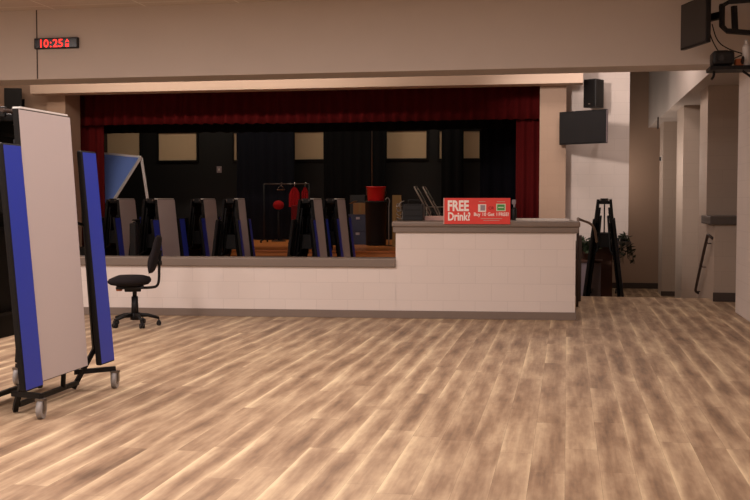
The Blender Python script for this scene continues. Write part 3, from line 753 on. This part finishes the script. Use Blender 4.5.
# television near the top corner of the right wall
P0, P1 = Vector((1.222, 12.1, 0)), Vector((1.425, 11.5, 0))
d = P1 - P0; ang = math.atan2(d.y, d.x); ctr = (P0 + P1) / 2
tv2 = thing('television', 'dark television angled high up on a wall arm beside the black projector', 'television', (ctr.x, ctr.y, 3.31), ang)
w, h = d.length, .50
MB().span((-w / 2, 0, -h / 2), (w / 2, .05, h / 2), .006).build('housing', 'blackplastic', tv2)
MB().span((-w / 2 + .015, -.003, -h / 2 + .02), (w / 2 - .015, .001, h / 2 - .015)).build('screen', 'screen', tv2)
iv = Matrix.Rotation(-ang, 3, 'Z')
L2 = lambda x, y, z: iv @ (Vector((x, y, z)) - Vector((ctr.x, ctr.y, 3.31)))
def loc_at(x, y, Y): p = at(x, y, Y); return L2(p.x, p.y, p.z)
m = MB(); m.box((0, .06, .0), (.3, .03, .3), None, .005)
m.tube([(0, .07, .03), loc_at(722, 15, 11.6)], .05, 4)
m.build('mount_plate', 'black', tv2)
m = MB()
m.tube([loc_at(722, 4, 11.5), loc_at(722, 26, 11.5), loc_at(727, 31, 11.5), L2(XR - .02, 11.4, at(755, 35, 11.4).z)], .03, 4)
m.tube([loc_at(722, 26, 11.5), loc_at(722, 6, 11.5), loc_at(729, 2, 11.5), L2(XR - .02, 11.4, at(755, 0, 11.4).z)], .03, 4)
m.tube([loc_at(734, 6, 11.5), loc_at(735, 30, 11.5)], .035, 4)
m.build('wall_arm', 'black', tv2)
zt = at(755, 17, 11.4).z
m = MB(); q = L2(XR - .012, 11.4, zt); m.box(q, (.024, .2, .4), iv, .004); m.build('wall_plate', 'black', tv2)
for k, sag in enumerate((62, 50)):
    m = MB(); m.tube([loc_at(708 + 4 * k, 24, 11.8), loc_at(712 + 5 * k, 42, 11.8), loc_at(726 + 4 * k, sag, 11.8), loc_at(744, 54, 11.8)], .007, 6, 3); m.build('cord', 'black', tv2)

# black projector on a wall shelf
sh = thing('projector_shelf', 'black bracket shelf fixed high on the right wall under the television arm', 'shelf', (XR, 11.5, at(735, 71, 11.5).z))
x_l = at(708, 70, 11.5).x - XR
MB().span((x_l, -.16, 0), (0, .16, .04), .004).build('board', 'black', sh)
MB().tube([(-.01, -.08, -.24), (-.01, -.08, -.02)], .015, 4).tube([(-.01, -.08, -.22), (-.3, -.08, -.01)], .015, 4).build('brace', 'black', sh)
MB().tube([(x_l + .06, 0, 0), (x_l + .06, 0, -.05), (x_l + .035, 0, -.085)], .014, 6, 1).build('hook', 'black', sh)
zs = at(735, 71, 11.5).z + .042
a, b = at(711, 66, 11.5), at(733, 51, 11.5)
pr = thing('projector', 'squat black projector resting on the high bracket shelf', 'projector', ((a.x + b.x) / 2, 11.5, zs))
m = MB(); m.box((0, 0, .085), (b.x - a.x, .26, .15), None, .03, 4).span((-.07, -.1, 0), (-.05, .1, .012)).span((.05, -.1, 0), (.07, .1, .012)); m.build('body', 'blackplastic', pr)
MB().cyl((-.03, -.128, .08), (-.03, -.15, .08), .035).build('lens', 'screen', pr)
MB().box((0, 0, .163), (.1, .14, .012), None, .004).build('top_panel', 'black', pr)
q = at(738.5, 62, 11.5)
ad = thing('power_adapter', 'orange brown adapter beside the black projector on the shelf', 'adapter', (q.x, 11.5, zs))
MB().box((0, 0, .04), (.08, .12, .08), None, .012).build('body', 'orange', ad)
MB().tube([(.02, -.06, .04), (.03, -.1, .1), (.03, -.12, .06), (.02, -.12, .012)], .012, 6, 2).build('cord', 'black', ad)
q = at(746, 60, 11.5)
t = thing('white_canister', 'small white canister standing upright on the shelf by the right wall', 'canister', (q.x, 11.5, zs))
MB().lathe([(.001, 0), (.036, 0), (.038, .01), (.038, .2), (.024, .23), (.001, .235)], seg=18).build('body', 'offwhite', t)
MB().cyl((0, 0, .235), (0, 0, .28), .016).build('cap', 'offwhite', t)

# ------------------------------------------------------------------ rails, plants and bin past the counter
t = thing('handrail', 'dark bronze handrail sloping down the side of the right half wall', 'handrail', (2.0, 15.05, 0))
a, b = at(713, 234, 15.15), at(698, 284, 17.0)
xr = -.06
m = MB(); m.tube([(-.0, .02, .86), (xr, .06, .91), (xr, .14, .92), (xr, 1.45, .04), (xr + .01, 1.5, .0), (-.0, 1.53, -.03)], .021, 8, 1); m.build('rail', 'darkrail', t)
for y, z in ((.22, .84), (.78, .47), (1.38, .06)): MB().tube([(xr, y, z), (xr + .01, y, z - .05), (0, y, z - .05)], .009, 6).build('bracket', 'darkrail', t)

t = thing('stair_railing', 'brown metal stair railing just past the right end of the counter', 'railing', (.12, 14.2, 0))
m = MB(); m.tube([(.02, -.5, 1.12), (.02, -.1, 1.16), (.04, .1, 1.14), (.25, .5, 1.06), (.3, 1.1, .8)], .017, 8, 2); m.build('top_rail', 'rail', t)
for y, zz in ((.45, .9),):
    m = MB(); m.tube([(.06, y, 0), (.06, y, zz), (.06, y + .3, zz), (.06, y + .3, .25), (.06, y, .25)], .024, 4); m.build('post', 'darkrail', t)
m = MB(); m.tube([(.02, -.3, 1.13), (.02, -.3, .0)], .02, 6); m.build('bracket', 'darkrail', t)

q0, q1 = at(579, 262, 17.9), at(592, 262, 17.9)
t = thing('storage_cabinet', 'mauve grey storage cabinet on the sunken floor behind the black A shaped table', 'cabinet', ((q0.x + q1.x) / 2 + .05, 17.84, ZL)); hc = q0.z - ZL
MB().span((-.2, -.16, .03), (.2, .16, hc), .008).build('body', 'greybin', t)
for s_ in (-1, 1): MB().span((s_ * .1 - .095, -.172, .06), (s_ * .1 + .095, -.16, hc - .03), .003).build('door', 'greybin', t)
MB().span((-.18, -.14, 0), (.18, .14, .03)).build('plinth', 'black', t)
MB().span((-.23, -.19, hc), (.23, .19, hc + .045), .006).build('top', 'brownwood', t)
def plant(name, loc, label, r, hgt, n, droop, potr, seed, mat='leaf'):
    rg = random.Random(seed); t = thing(name, label, 'plant', loc)
    MB().lathe([(.001, 0), (potr * .75, 0), (potr, potr * 1.2), (potr * 1.06, potr * 1.2), (potr * 1.06, potr * 1.35), (potr * .9, potr * 1.35), (.001, potr * 1.25)], seg=20).build('pot', 'brownwood', t) if potr > .08 else MB().lathe([(.001, 0), (potr, 0), (potr * 1.1, potr), (.001, potr * .95)], seg=16).build('pot', 'darkcap', t)
    fo, st = MB(), MB(); z0 = potr * 1.2
    for k in range(n):
        a = rg.uniform(0, 2 * PI); ln = rg.uniform(.5, 1) ; tip = Vector((math.cos(a) * r * ln, math.sin(a) * r * ln, z0 + hgt * rg.uniform(.3, 1) - droop * ln))
        mid = Vector((tip.x * .5, tip.y * .5, z0 + max(0.05, (tip.z - z0) * .7 + droop * .45)))
        base = Vector((math.cos(a) * potr * .3, math.sin(a) * potr * .3, z0 - .01))
        st.tube([base, mid, tip], (.006, .003), 5, 1)
        for _ in range(3):
            c = mid.lerp(tip, rg.uniform(.1, 1)); d1 = Vector((rg.uniform(-1, 1), rg.uniform(-1, 1), rg.uniform(-.8, .6))).normalized(); s1 = d1.cross(Vector((rg.uniform(-1, 1), rg.uniform(-1, 1), 1))).normalized()
            L, W = rg.uniform(.06, .12), rg.uniform(.018, .032); nn = d1.cross(s1)
            vs = [fo.bm.verts.new(p) for p in (c, c + d1 * L * .4 + s1 * W, c + d1 * L + nn * -.02, c + d1 * L * .4 - s1 * W)]
            fo.bm.faces.new(vs)
            vs = [fo.bm.verts.new(p + nn * .003) for p in (c, c + d1 * L * .4 - s1 * W, c + d1 * L + nn * -.02, c + d1 * L * .4 + s1 * W)]
            fo.bm.faces.new(vs)
    me = fo.build('foliage', mat, t); st.build('stem', mat, t)
    return t
plant('potted_plant', (t.location.x + .0, 17.84, ZL + hc + .046), 'dark leafy potted plant on the mauve grey cabinet beside the counter end', .2, .3, 34, .05, .085, 3)
plant('trailing_plant', (.94, 18.16, .70), 'trailing plant hanging from the landing edge below the white block wall', .2, .06, 30, .5, .055, 5, 'leafdark')
p = at(660.5, 158, 22.95)
t = thing('wall_fixture', 'tiny black fixture on the far corridor wing wall', 'fixture', (2.0, 23.2, p.z))
MB().span((-.03, -.05, -.06), (0, .05, .06), .006).build('case', 'offwhite', t); MB().span((-.06, -.03, -.05), (-.028, .03, .03), .008).build('cover', 'blackplastic', t)
p = at(651, 123, 22)
t = MB().span((1.795, 22.0, p.z - .12), (1.82, 22.12, p.z + .12), .004).build('wall_box', 'darkbase'); tag(t, 'small dark box on the corridor header near the far wall', 'box')
